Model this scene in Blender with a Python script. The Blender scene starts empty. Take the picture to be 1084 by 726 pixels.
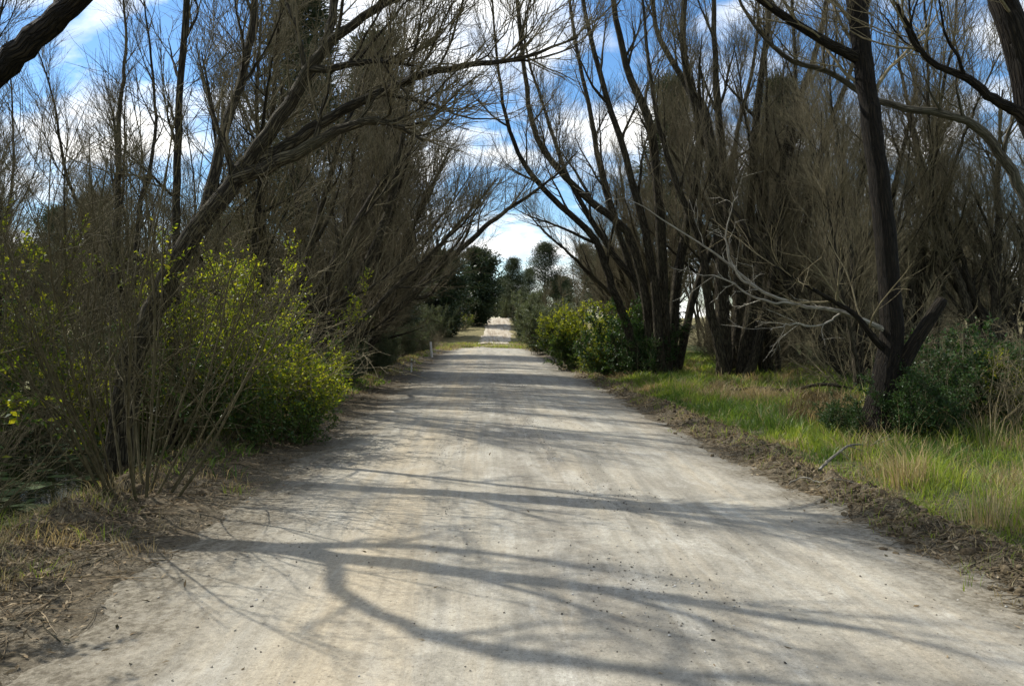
import bpy, math
import numpy as np
from mathutils import Vector, Euler

S = bpy.context.scene
COL = S.collection
R = math.radians
F = 843.0                                    # focal length in pixels of the 1084 px wide photograph

# ------------------------------------------------------------------ camera
CAM_ROT = Euler((R(90 - 1.22), 0, R(-2.17)))
cam = bpy.data.objects.new('camera', bpy.data.cameras.new('camera'))
COL.objects.link(cam)
cam.location = (0, 0, 1.7)
cam.rotation_euler = CAM_ROT
cam.data.sensor_width = 36
cam.data.lens = F / 1084 * 36
cam.data.clip_end = 3000
S.camera = cam
CM = np.array(CAM_ROT.to_matrix())


def W(px, py, y):
    """the point at depth y (metres along the road) seen at this pixel of the photograph"""
    d = CM @ np.array([(px - 542) / F, -(py - 363) / F, -1.0])
    t = y / d[1]
    return np.array([d[0] * t, y, 1.7 + d[2] * t])


# ------------------------------------------------------------------ noise and terrain
_tab = np.random.default_rng(5).random((256, 256))


def vnoise(x, y):
    xi = np.floor(x).astype(int); yi = np.floor(y).astype(int)
    fx = x - xi; fy = y - yi
    fx = fx * fx * (3 - 2 * fx); fy = fy * fy * (3 - 2 * fy)
    g = lambda i, j: _tab[i & 255, j & 255]
    a = g(xi, yi) * (1 - fx) + g(xi + 1, yi) * fx
    b = g(xi, yi + 1) * (1 - fx) + g(xi + 1, yi + 1) * fx
    return a * (1 - fy) + b * fy


def fbm(x, y, o=4):
    s = 0; a = .5; n = 0
    for k in range(o):
        s = s + a * vnoise(x * 2 ** k + 17.3 * k, y * 2 ** k + 9.1 * k); n += a; a *= .5
    return s / n


def sstep(a, b, x):
    t = np.clip((x - a) / (b - a), 0, 1)
    return t * t * (3 - 2 * t)


def road_c(y):
    return np.interp(y, [-20, 54, 60, 65, 70, 76, 84, 100, 200], [.6, .6, .35, -.3, -1.6, -4.5, -10, -24, -110])


def road_w(y):
    return np.interp(y, [-20, 54, 64, 76, 125], [2.78, 2.78, 3.0, 4.6, 5])


def profile(y):
    y = np.asarray(y, float)
    return -.28 * sstep(58, 74, y) + 2.95 * sstep(74, 126, y) + .01 * np.clip(y - 128, 0, 200)


def height(x, y):
    x = np.asarray(x, float); y = np.asarray(y, float)
    u = (x - road_c(y)) * 2.78 / road_w(y)
    h = profile(y) - .006 * np.clip(np.abs(u), 0, 2.8) ** 2
    off = np.abs(u) > 2.6
    n1 = fbm(x * 1.1, y * 1.1); n2 = fbm(x * 5 + 40, y * 5); n3 = fbm(x * 14, y * 14 + 30, 3)
    # graded windrow of soil along the right edge
    bc = 3.12 + (fbm(y * .35, y * .1 + 3) - .5) * .5
    amp = np.interp(y, [0, 30, 50, 62], [1, 1, .55, 0])
    b = np.exp(-((u - bc) / .3) ** 2) * amp
    n4 = fbm(x * 9 + 7, y * 9 + 3, 4)
    h = h + b * (.02 + .2 * n2 * fbm(x * .9, y * .9 + 60) * 1.5 + .13 * (n4 - .4) + .09 * (n3 - .5))
    # right verge
    h = h + sstep(3.4, 4.2, u) * (.04 + .22 * (n1 - .5)) + sstep(5, 14, u) * .2
    # left shoulder, bank, ditch of standing water
    h = h + sstep(-2.7, -3.6, u) * (.07 * n2 + .05 * (n3 - .5)) + np.exp(-((u + 4.2) / .35) ** 2) * (.22 * n2 - .02)
    ditch = np.interp(y, [-10, 17, 27], [1, 1, .3])
    h = h - sstep(-4.3, -6.4, u) * .95 * ditch * (1 - sstep(-17, -24, u)) + sstep(-4.5, -6, u) * .25 * (n1 - .5)
    h = h + off * .02 * (n2 - .5)
    # far hills
    h = h + sstep(60, 260, np.abs(x)) * 9 * fbm(x * .01, y * .01)
    return h


def H(x, y):
    return float(height(np.array([x]), np.array([y]))[0])


# ------------------------------------------------------------------ mesh building
class MB:
    def __init__(s):
        s.v = []; s.f = []; s.n = 0; s.a = []; s.has = False

    def add(s, v, f, mat=0, attr=None):
        v = np.asarray(v, np.float32).reshape(-1, 3); f = np.asarray(f, np.int32)
        s.a.append(v if attr is None else np.asarray(attr, np.float32).reshape(-1, 3)); s.has |= attr is not None
        s.v.append(v); s.f.append((f + s.n, mat)); s.n += len(v)
        return s

    def build(s, name, mats, parent=None, smooth=True):
        me = bpy.data.meshes.new(name)
        v = np.concatenate(s.v)
        me.vertices.add(len(v)); me.vertices.foreach_set('co', v.ravel())
        loops = np.concatenate([f.ravel() for f, _ in s.f]).astype(np.int32)
        tot = np.concatenate([np.full(len(f), f.shape[1], np.int32) for f, _ in s.f])
        mi = np.concatenate([np.full(len(f), m, np.int32) if np.isscalar(m) else np.asarray(m, np.int32) for f, m in s.f])
        st = np.concatenate([[0], np.cumsum(tot)[:-1]]).astype(np.int32)
        me.loops.add(len(loops)); me.loops.foreach_set('vertex_index', loops)
        me.polygons.add(len(tot)); me.polygons.foreach_set('loop_start', st)
        me.polygons.foreach_set('loop_total', tot)
        me.polygons.foreach_set('material_index', mi)
        if smooth:
            me.polygons.foreach_set('use_smooth', np.ones(len(tot), bool))
        me.update(calc_edges=True)
        if s.has:
            me.attributes.new('bark_co', 'FLOAT_VECTOR', 'POINT').data.foreach_set('vector', np.concatenate(s.a).ravel())
        for m in (mats if isinstance(mats, (list, tuple)) else [mats]):
            me.materials.append(m)
        o = bpy.data.objects.new(name, me); COL.objects.link(o)
        if parent is not None:
            o.parent = parent
        return o


def norm(v):
    return v / (np.linalg.norm(v, axis=-1, keepdims=True) + 1e-9)


def tubes(mb, pts, rad, s, mat=0):
    pts = np.asarray(pts, float); rad = np.asarray(rad, float)
    M, N, _ = pts.shape
    T = norm(np.gradient(pts, axis=1))
    mean = norm(pts[:, -1] - pts[:, 0])
    ref = np.where(np.abs(mean[:, 2:3]) < .75, np.array([[0, 0, 1.]]), np.array([[1., .3, 0]]))
    U = norm(np.cross(T, ref[:, None, :])); V = np.cross(T, U)
    a = np.arange(s) * 2 * np.pi / s
    v = pts[:, :, None] + rad[:, :, None, None] * (np.cos(a)[:, None] * U[:, :, None] + np.sin(a)[:, None] * V[:, :, None])
    m, i, j = np.meshgrid(np.arange(M), np.arange(N - 1), np.arange(s), indexing='ij')
    b = m * N * s
    f = np.stack([b + i * s + j, b + i * s + (j + 1) % s, b + (i + 1) * s + (j + 1) % s, b + (i + 1) * s + j], -1).reshape(-1, 4)
    at = None
    if s >= 5:                                # the tube unrolled: bark runs along the limb however it leans
        ln = np.concatenate([np.zeros((M, 1)), np.cumsum(np.linalg.norm(np.diff(pts, axis=1), axis=-1), 1)], 1)
        ln = ln + (pts[:, :1, 0] * 7.3 + pts[:, :1, 1] * 3.1)
        R0 = np.maximum(rad.max(1), .04)[:, None, None] * np.ones((M, N, s))
        at = np.stack([R0 * np.cos(a), R0 * np.sin(a), np.broadcast_to(ln[:, :, None], (M, N, s))], -1)
    mb.add(v, f, mat, at)


def smooth_line(p, r, n):
    """resample a hand-set polyline with Catmull-Rom"""
    p = np.asarray(p, float); r = np.asarray(r, float)
    q = np.concatenate([[2 * p[0] - p[1]], p, [2 * p[-1] - p[-2]]])
    t = np.linspace(0, len(p) - 1 - 1e-6, n); i = t.astype(int); w = (t - i)[:, None]
    a, b, c, d = q[i], q[i + 1], q[i + 2], q[i + 3]
    out = .5 * (2 * b + (c - a) * w + (2 * a - 5 * b + 4 * c - d) * w ** 2 + (3 * b - a - 3 * c + d) * w ** 3)
    return out, np.interp(t, np.arange(len(r)), r)


def grow(rng, P, D, L, n, up, jit):
    M = len(P); out = np.empty((M, n + 1, 3)); out[:, 0] = P; D = norm(D); P = P.copy()
    for k in range(n):
        D = norm(D + rng.normal(0, jit, (M, 3)) + np.array([0, 0, up]))
        P = P + D * (L / n)[:, None]; out[:, k + 1] = P
    return out


def spawn(rng, pts, rad, k, t0, t1, a0, a1, bias=.25):
    M, N, _ = pts.shape
    t = t0 + (t1 - t0) * (np.arange(k) + rng.random((M, k))) / k
    fi = t * (N - 1); i = np.clip(fi.astype(int), 0, N - 2); w = (fi - i)[..., None]
    m = np.arange(M)[:, None]
    a, b = pts[m, i], pts[m, i + 1]
    P = a + (b - a) * w; T = norm(b - a)
    r = rad[m, i] * (1 - w[..., 0]) + rad[m, i + 1] * w[..., 0]
    v = rng.normal(0, 1, (M, k, 3)); v[..., 2] += bias
    v = norm(v - (v * T).sum(-1, keepdims=True) * T)
    A = R(1) * rng.uniform(a0, a1, (M, k, 1))
    D = np.cos(A) * T + np.sin(A) * v
    return P.reshape(-1, 3), D.reshape(-1, 3), r.ravel(), t.ravel()


def taper(r0, r1, n):
    return r0[:, None] * (1 - np.linspace(0, 1, n + 1)) + r1 * np.linspace(0, 1, n + 1)


def empty(name, loc=(0, 0, 0)):
    o = bpy.data.objects.new(name, None); COL.objects.link(o); o.location = loc; o.empty_display_size = .2
    return o


def tag(o, label=None, cat=None, group=None, kind=None):
    for k, v in (('label', label), ('category', cat), ('group', group), ('kind', kind)):
        if v:
            o[k] = v
    return o


def dup(root, loc, rz, sc, label, group=None):
    r = root.copy(); COL.objects.link(r)
    r.location = loc; r.rotation_euler = (0, 0, rz); r.scale = (sc,) * 3
    r['label'] = label
    if group:
        r['group'] = group
    elif 'group' in r:
        del r['group']
    for ch in list(root.children):
        c = ch.copy(); COL.objects.link(c); c.parent = r
        for g in ch.children:
            d = g.copy(); COL.objects.link(d); d.parent = c
    return r


# ------------------------------------------------------------------ materials
class NT:
    def __init__(s, name):
        s.m = bpy.data.materials.new(name); s.m.use_nodes = True
        s.t = s.m.node_tree; s.t.nodes.clear()
        s.out = s.n('ShaderNodeOutputMaterial')

    def n(s, typ, **kw):
        x = s.t.nodes.new(typ)
        for k, v in kw.items():
            setattr(x, k, v)
        return x

    def l(s, a, b):
        s.t.links.new(a, b)

    def put(s, sock, v):
        if hasattr(v, 'is_output'):
            s.l(v, sock)
        else:
            sock.default_value = v

    def coord(s, scale=(1, 1, 1), which='Object'):
        tc = s.n('ShaderNodeTexCoord'); mp = s.n('ShaderNodeMapping')
        mp.inputs['Scale'].default_value = scale
        s.l(tc.outputs[which], mp.inputs['Vector'])
        return mp.outputs['Vector']

    def pos(s, scale=(1, 1, 1)):
        g = s.n('ShaderNodeNewGeometry'); mp = s.n('ShaderNodeMapping'); mp.inputs['Scale'].default_value = scale
        s.l(g.outputs['Position'], mp.inputs['Vector'])
        return mp.outputs['Vector']

    def noise(s, vec, scale, detail=4, rough=.55, dist=0):
        x = s.n('ShaderNodeTexNoise'); s.l(vec, x.inputs['Vector'])
        x.inputs['Scale'].default_value = scale; x.inputs['Detail'].default_value = detail
        x.inputs['Roughness'].default_value = rough; x.inputs['Distortion'].default_value = dist
        return x.outputs['Fac']

    def ramp(s, fac, stops):
        x = s.n('ShaderNodeValToRGB'); s.l(fac, x.inputs['Fac'])
        e = x.color_ramp.elements
        while len(e) < len(stops):
            e.new(.5)
        for k, (p, c) in zip(e, stops):
            k.position = p; k.color = (*c, 1) if len(c) == 3 else c
        return x.outputs['Color']

    def fac(s, f, a, b):
        return s.ramp(f, [(a, (0, 0, 0)), (b, (1, 1, 1))])

    def mix(s, fac, a, b, mode='MIX'):
        x = s.n('ShaderNodeMix', data_type='RGBA', blend_type=mode)
        s.put(x.inputs[0], fac)
        for sock, v in ((x.inputs[6], a), (x.inputs[7], b)):
            s.put(sock, (*v, 1) if isinstance(v, tuple) and len(v) == 3 else v)
        return x.outputs[2]

    def math(s, op, a, b=0.0, clamp=False):
        x = s.n('ShaderNodeMath', operation=op, use_clamp=clamp); s.put(x.inputs[0], a); s.put(x.inputs[1], b)
        return x.outputs[0]

    def bump(s, h, strength, dist, prev=None):
        x = s.n('ShaderNodeBump'); x.inputs['Strength'].default_value = strength; x.inputs['Distance'].default_value = dist
        s.l(h, x.inputs['Height'])
        if prev is not None:
            s.l(prev, x.inputs['Normal'])
        return x.outputs['Normal']

    def bsdf(s, col, rough=.9, normal=None, spec=.3):
        b = s.n('ShaderNodeBsdfPrincipled')
        s.put(b.inputs['Base Color'], (*col, 1) if isinstance(col, tuple) else col)
        s.put(b.inputs['Roughness'], rough); b.inputs['Specular IOR Level'].default_value = spec
        if normal is not None:
            s.l(normal, b.inputs['Normal'])
        return b.outputs[0]

    def done(s, sh):
        s.l(sh, s.out.inputs['Surface'])
        return s.m


def bark(name, dark, light, sc=9.0, b=.7, twig=False):
    t = NT(name)
    if twig:
        v = t.coord((1, 1, .3)); v2 = t.coord()
    else:
        at = t.n('ShaderNodeAttribute', attribute_name='bark_co')
        mp = t.n('ShaderNodeMapping'); mp.inputs['Scale'].default_value = (1, 1, .16); t.l(at.outputs['Vector'], mp.inputs['Vector'])
        v = mp.outputs['Vector']; v2 = t.coord()
    n1 = t.noise(v, sc * 2.6, 6, .68, .5); n2 = t.noise(v2, 1.3, 4)
    c = t.ramp(n1, [(.34, dark), (.66, light)])
    hgt = n1
    if not twig:
        wv = t.n('ShaderNodeVectorMath', operation='ADD'); t.l(v, wv.inputs[0])
        nc = t.n('ShaderNodeTexNoise'); nc.inputs['Scale'].default_value = 14; t.l(v, nc.inputs['Vector'])
        sc_ = t.n('ShaderNodeVectorMath', operation='SCALE'); sc_.inputs['Scale'].default_value = .06; t.l(nc.outputs['Color'], sc_.inputs[0]); t.l(sc_.outputs[0], wv.inputs[1])
        vo = t.n('ShaderNodeTexVoronoi', feature='DISTANCE_TO_EDGE'); vo.inputs['Scale'].default_value = 24; t.l(wv.outputs[0], vo.inputs['Vector'])
        crack = t.fac(vo.outputs['Distance'], .0, .22)
        c = t.mix(t.math('SUBTRACT', 1.0, crack), c, dark)
        hgt = t.math('ADD', t.math('MULTIPLY', crack, .7), t.math('MULTIPLY', n1, .5))
    c = t.mix(t.math('MULTIPLY', t.fac(n2, .5, .75), .6), c, (light[0] * .62, light[1] * .68, light[2] * .6))
    oi = t.n('ShaderNodeObjectInfo')
    c = t.mix(1.0, c, t.ramp(oi.outputs['Random'], [(0, (.74, .72, .68)), (1, (1.22, 1.2, 1.15))]), 'MULTIPLY')
    return t.done(t.bsdf(c, .92, t.bump(hgt, b, .05), .2))


def leafmat(name, cols, trans=.4, rough=.42, spec=.4, tint=1.25):
    t = NT(name)
    g = t.n('ShaderNodeNewGeometry')
    k = len(cols)
    c = t.ramp(g.outputs['Random Per Island'], [(i / max(k - 1, 1), cc) for i, cc in enumerate(cols)])
    big = t.noise(t.pos(), 1.3, 2)
    c = t.mix(1.0, c, t.ramp(big, [(.3, (.75, .78, .8)), (.7, (1.2, 1.15, 1.05))]), 'MULTIPLY')
    p = t.bsdf(c, rough, None, spec)
    tr = t.n('ShaderNodeBsdfTranslucent')
    t.l(t.mix(1.0, c, (tint * 1.1, tint, .75), 'MULTIPLY'), tr.inputs['Color'])
    mx = t.n('ShaderNodeMixShader'); mx.inputs[0].default_value = trans
    t.l(p, mx.inputs[1]); t.l(tr.outputs[0], mx.inputs[2])
    return t.done(mx.outputs[0])


M_BARK = bark('bark_willow', (.016, .013, .008), (.135, .117, .076), b=.9)
M_BARKD = bark('bark_dark_backlit', (.008, .0062, .004), (.042, .033, .021), 8, 1.0)  # darker bark copy: backlit shade of the right verge trunk put into the colour
M_BARKP = bark('bark_pale', (.05, .045, .032), (.22, .20, .15), 7, .7)
M_TWIG = bark('twig_brown', (.075, .064, .037), (.215, .185, .115), 6, .2, True)
M_TWIGO = bark('twig_olive', (.045, .038, .018), (.13, .112, .058), 6, .2, True)
M_DEAD = bark('dead_wood', (.14, .13, .105), (.46, .44, .38), 9, .6)
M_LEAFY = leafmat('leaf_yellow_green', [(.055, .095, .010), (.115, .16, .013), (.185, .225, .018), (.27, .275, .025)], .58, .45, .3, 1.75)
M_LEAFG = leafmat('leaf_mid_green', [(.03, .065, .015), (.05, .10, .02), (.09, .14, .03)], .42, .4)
M_LEAFD = leafmat('leaf_dark_glossy', [(.014, .038, .010), (.026, .062, .015), (.05, .10, .024)], .32, .48, .25)
M_LEAFO = leafmat('leaf_gold_green', [(.10, .15, .015), (.18, .22, .02), (.28, .295, .035)], .5, .5, .3, 1.6)
M_LEAFGREY = leafmat('leaf_grey_green', [(.06, .085, .04), (.11, .135, .07)], .35, .6)
M_NEED = leafmat('needles_pine', [(.028, .044, .022), (.05, .07, .034), (.075, .09, .045)], .2, .6, .3, 1.0)
M_NEEDG = leafmat('needles_grey', [(.035, .05, .024), (.06, .075, .038)], .25, .7, .2, 1.0)
M_EVER = leafmat('leaf_evergreen', [(.02, .036, .016), (.034, .056, .023), (.05, .074, .03)], .2, .5)
M_GR1 = leafmat('grass_green', [(.115, .18, .026), (.185, .26, .04), (.26, .315, .07)], .5, .5, .3, 1.45)
M_GR2 = leafmat('grass_lush', [(.055, .11, .02), (.09, .16, .03), (.13, .20, .045)], .45, .45, .3, 1.4)
M_GR3 = leafmat('grass_dry', [(.24, .19, .09), (.36, .29, .15), (.45, .38, .22), (.20, .15, .08)], .35, .7, .2, 1.0)
M_GR4 = leafmat('grass_seed_brown', [(.10, .075, .04), (.17, .13, .07)], .3, .8, .1, 1.0)
M_LIT = leafmat('litter_leaf', [(.035, .035, .02), (.11, .08, .045), (.20, .15, .09), (.33, .27, .18)], .1, .8, .1, 1.0)


def make_ground():
    t = NT('soil_and_litter')
    p = t.pos()
    sep = t.n('ShaderNodeSeparateXYZ'); t.l(t.n('ShaderNodeNewGeometry').outputs['Position'], sep.inputs[0])
    n1 = t.noise(p, 1.4, 5); n2 = t.noise(p, 16, 6, .7); n3 = t.noise(p, 70, 4, .7)
    soil = t.ramp(n2, [(.36, (.045, .035, .021)), (.5, (.10, .08, .05)), (.64, (.18, .148, .098))])
    lit = t.ramp(n3, [(.36, (.04, .032, .02)), (.5, (.115, .094, .06)), (.64, (.27, .228, .155))])
    c = t.mix(t.fac(n1, .4, .6), soil, lit)
    green = t.ramp(n2, [(.3, (.035, .05, .016)), (.7, (.085, .105, .035))])
    gx = t.math('ADD', sep.outputs[0], t.math('MULTIPLY', n1, 1.6))
    c = t.mix(t.fac(t.math('MULTIPLY', gx, .1), .47, .56), c, green)
    nm = t.noise(p, 2.4, 5, .65)
    ux = t.math('ADD', t.math('MULTIPLY', t.math('SUBTRACT', sep.outputs[0], .6), .1), .5)
    ux = t.math('ADD', ux, t.math('MULTIPLY', t.math('SUBTRACT', nm, .5), .13))
    dust = t.ramp(ux, [(.185, (0, 0, 0)), (.235, (1, 1, 1)), (.735, (1, 1, 1)), (.775, (0, 0, 0))])
    dcol = t.ramp(n3, [(.38, (.085, .07, .047)), (.5, (.15, .13, .093)), (.62, (.25, .228, .175))])
    c = t.mix(t.math('MULTIPLY', dust, .85), c, dcol)
    # the open slope beyond the dip is dry pasture
    past = t.ramp(n1, [(.35, (.13, .12, .05)), (.65, (.24, .20, .10))])
    c = t.mix(t.fac(t.math('MULTIPLY', sep.outputs[1], .005), .31, .36), c, past)
    # wet mud at the waterline
    c = t.mix(t.fac(t.math('MULTIPLY', sep.outputs[2], -1.0), .25, .42), c, (.03, .028, .018))
    nr = t.bump(n2, .6, .06); nr = t.bump(n3, .7, .02, nr)
    return t.done(t.bsdf(c, .95, nr, .15))


def make_road():
    t = NT('packed_dirt')
    p = t.pos()
    g = t.n('ShaderNodeNewGeometry'); sep = t.n('ShaderNodeSeparateXYZ'); t.l(g.outputs['Position'], sep.inputs[0])
    ax = t.math('ABSOLUTE', t.math('SUBTRACT', sep.outputs[0], .6))
    n0 = t.noise(p, .45, 4, .5, .3); n1 = t.noise(t.pos((1.9, .13, 1)), 1.2, 6, .6, .8); n2 = t.noise(p, 5, 6, .65)
    n3 = t.noise(p, 55, 5, .75); n4 = t.noise(p, 190, 3, .7)
    c = t.ramp(n0, [(.38, (.27, .251, .203)), (.5, (.32, .30, .245)), (.62, (.365, .345, .284))])
    c = t.mix(t.math('MULTIPLY', t.fac(n1, .48, .62), .55), c, (.39, .34, .25))
    c = t.mix(t.math('MULTIPLY', t.math('SUBTRACT', 1.0, t.fac(n1, .36, .5)), .55), c, (.215, .198, .158))
    # a band of loose grit along the crown, and one on each side of the wheel paths
    band = t.math('MULTIPLY', t.math('SUBTRACT', 1.0, t.math('MULTIPLY', t.math('ABSOLUTE', t.math('SUBTRACT', ax, .15)), 3.2), True), t.fac(n2, .35, .65))
    c = t.mix(t.math('MULTIPLY', band, .6), c, (.215, .19, .15))
    c = t.mix(t.math('MULTIPLY', t.fac(n2, .5, .72), .5), c, (.205, .188, .15))
    crust = t.noise(t.pos((1.2, .35, 1)), 2.6, 7, .7, .6)
    c = t.mix(t.math('MULTIPLY', t.fac(crust, .5, .66), .65), c, (.44, .422, .362))
    c = t.mix(t.math('MULTIPLY', t.math('SUBTRACT', 1.0, t.fac(crust, .3, .46)), .55), c, (.215, .197, .153))
    tan = t.math('SUBTRACT', 1.0, t.math('MULTIPLY', t.math('ABSOLUTE', t.math('ADD', sep.outputs[0], .75)), 1.1), True)
    c = t.mix(t.math('MULTIPLY', tan, t.math('MULTIPLY', t.fac(n1, .35, .6), .68)), c, (.40, .335, .23))
    n5 = t.noise(p, 22, 5, .7)
    # soil creeping in from the sides
    nm = t.noise(p, 1.6, 5, .6)
    e = t.math('ADD', t.math('MULTIPLY', ax, .33), t.math('MULTIPLY', t.math('SUBTRACT', nm, .5), .55))
    e = t.math('ADD', e, t.math('MULTIPLY', t.math('SUBTRACT', n3, .5), .35))
    c = t.mix(t.math('MULTIPLY', t.fac(e, .66, .88), .9), c, t.ramp(n5, [(.4, (.09, .075, .05)), (.6, (.20, .178, .132))]))
    sp = t.ramp(n3, [(.32, (.5, .48, .44)), (.44, (1, 1, 1)), (.56, (1, 1, 1)), (.66, (1.35, 1.33, 1.3))])
    c = t.mix(.9, c, sp, 'MULTIPLY')
    c = t.mix(.5, c, t.ramp(n5, [(.36, (.72, .70, .66)), (.5, (1, 1, 1)), (.64, (1.15, 1.14, 1.12))]), 'MULTIPLY')
    sp2 = t.ramp(n4, [(.34, (.68, .66, .63)), (.47, (1, 1, 1)), (.55, (1, 1, 1)), (.66, (1.22, 1.21, 1.19))])
    c = t.mix(.9, c, sp2, 'MULTIPLY')
    n6 = t.noise(t.pos((9, .25, 1)), 1.6, 3, .6, .3)
    c = t.mix(.42, c, t.ramp(n6, [(.38, (.80, .785, .75)), (.5, (1, 1, 1)), (.62, (1.1, 1.1, 1.08))]), 'MULTIPLY')   # long drag marks of tyres
    # damp dark flecks
    vo = t.n('ShaderNodeTexVoronoi'); vo.inputs['Scale'].default_value = 14; t.l(p, vo.inputs['Vector'])
    fl = t.math('MULTIPLY', t.math('LESS_THAN', vo.outputs['Distance'], .13), t.fac(n2, .54, .6))
    c = t.mix(t.math('MULTIPLY', fl, .65), c, (.10, .085, .065))
    nr = t.bump(n1, .25, .05); nr = t.bump(n2, .35, .035, nr); nr = t.bump(n3, .55, .012, nr); nr = t.bump(n4, .5, .004, nr)
    return t.done(t.bsdf(c, .93, nr, .18))


def make_track():
    t = NT('tan_gravel'); p = t.pos()
    n1 = t.noise(t.pos((2.4, .12, 1)), 1.3, 5, .6, .5); n2 = t.noise(p, 3, 5, .7)
    c = t.ramp(n1, [(.38, (.26, .21, .15)), (.5, (.40, .345, .26)), (.62, (.46, .41, .32))])
    c = t.mix(t.math('MULTIPLY', t.fac(n2, .5, .65), .5), c, (.27, .225, .16))
    return t.done(t.bsdf(c, .95, t.bump(n2, .5, .05), .15))


def make_clod():
    t = NT('clod_soil'); v = t.pos()
    n = t.noise(v, 45, 5, .7)
    g = t.n('ShaderNodeNewGeometry')
    c = t.ramp(n, [(.3, (.045, .034, .020)), (.62, (.135, .108, .07))])
    c = t.mix(1.0, c, t.ramp(g.outputs['Random Per Island'], [(0, (.65, .62, .6)), (1, (1.3, 1.28, 1.22))]), 'MULTIPLY')
    return t.done(t.bsdf(c, .95, t.bump(n, .8, .01), .1))


def make_pebble():
    t = NT('pebble')
    g = t.n('ShaderNodeNewGeometry')
    c = t.ramp(g.outputs['Random Per Island'], [(0, (.05, .043, .033)), (.3, (.15, .13, .10)), (.7, (.27, .25, .20)), (1, (.5, .48, .43))])
    return t.done(t.bsdf(c, .85, None, .2))


def make_water():
    t = NT('pond_water'); p = t.pos()
    n = t.noise(p, 2.2, 4); w = t.noise(t.pos((1, 1, 1)), 9, 3)
    weed = t.fac(n, .53, .57)
    b = t.bsdf((.012, .016, .006), .04, t.bump(w, .08, .02), .5)
    d = t.bsdf(t.ramp(t.noise(p, 30, 3), [(.35, (.03, .05, .008)), (.7, (.075, .115, .02))]), .75)
    mx = t.n('ShaderNodeMixShader'); t.l(weed, mx.inputs[0]); t.l(b, mx.inputs[1]); t.l(d, mx.inputs[2])
    return t.done(mx.outputs[0])


def make_post():
    t = NT('weathered_timber'); n = t.noise(t.coord((1, 1, .1)), 30, 5, .7)
    return t.done(t.bsdf(t.ramp(n, [(.3, (.42, .40, .36)), (.7, (.72, .70, .65))]), .9, t.bump(n, .5, .01)))


M_GROUND, M_ROAD, M_CLOD, M_PEB, M_WATER, M_POST = make_ground(), make_road(), make_clod(), make_pebble(), make_water(), make_post()

# ------------------------------------------------------------------ ground, road, pond


def sheet(name, xs, ys, zf, mat, xf=None):
    X, Y = np.meshgrid(xs, ys)
    if xf is not None:
        X = xf(X, Y)
    Z = zf(X, Y)
    nx, ny = len(xs), len(ys)
    i, j = np.meshgrid(np.arange(ny - 1), np.arange(nx - 1), indexing='ij')
    a = i * nx + j
    f = np.stack([a, a + 1, a + nx + 1, a + nx], -1).reshape(-1, 4)
    return MB().add(np.stack([X, Y, Z], -1), f).build(name, mat)


def steps(*segs):
    out = []
    for a, b, st in segs:
        out.append(np.arange(a, b - 1e-6, st))
    return np.concatenate(out + [[segs[-1][1]]])


xs = steps((-700, -200, 100), (-200, -60, 20), (-60, -24, 3), (-24, -9, .6), (-9, -5, .2), (-5, -1.6, .07), (-1.6, 3.0, .4), (3.0, 4.8, .045),
           (4.8, 9, .2), (9, 24, .6), (24, 60, 3), (60, 200, 20), (200, 700, 100))
ys = steps((-60, -10, 5), (-10, 2, .6), (2, 12, .055), (12, 20, .11), (20, 40, .3), (40, 80, .8), (80, 140, 2), (140, 300, 10), (300, 1500, 100))
tag(sheet('ground', xs, ys, height, M_GROUND), kind='structure')


def road_x(X, Y):
    return road_c(Y) + X * road_w(Y) / 2.78


def road_z(X, Y):
    u = (X - road_c(Y)) * 2.78 / road_w(Y)
    e = np.abs(u) - np.where(u < 0, .22, 0) + .9 * (fbm(Y * .7 + 30 * np.sign(u), Y * .2 + 5, 5) - .5) + .35 * (fbm(X * 4, Y * 4) - .5)
    n = fbm(X * 2.2, Y * .5 + 8) - .5
    return height(X, Y) + .018 + .012 * n * (1 - sstep(2.2, 2.6, e)) - .07 * sstep(2.5, 3.05, e)


tag(sheet('road', steps((-3.2, 3.2, .08)), steps((-12, 2, .5), (2, 24, .12), (24, 66, .5), (66, 100, .8)), road_z, M_ROAD, road_x), kind='structure')
tag(sheet('far_track', steps((-1.9, 1.9, .19)), steps((81, 180, .8)), lambda X, Y: height(X, Y) + .05 - .09 * sstep(1.4, 1.85, np.abs(X - np.interp(Y, [77, 90, 125, 180], [.9, 1.75, 2.6, 3.6])) + .5 * (fbm(Y * .5, X) - .5)), make_track(),
          lambda X, Y: X + np.interp(Y, [77, 90, 125, 180], [.9, 1.75, 2.6, 3.6])), kind='structure')
tag(sheet('pond_water', steps((-17, -3.6, .5)), steps((0, 26, .5)), lambda X, Y: 0 * X - .47, M_WATER), kind='structure')

# ------------------------------------------------------------------ stuff: clods, pebbles, litter, grass
_ico = None


def ico(sub):
    import bmesh
    bm = bmesh.new(); bmesh.ops.create_icosphere(bm, subdivisions=sub, radius=1)
    v = np.array([x.co[:] for x in bm.verts]); f = np.array([[y.index for y in x.verts] for x in bm.faces]); bm.free()
    return v, f


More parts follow.
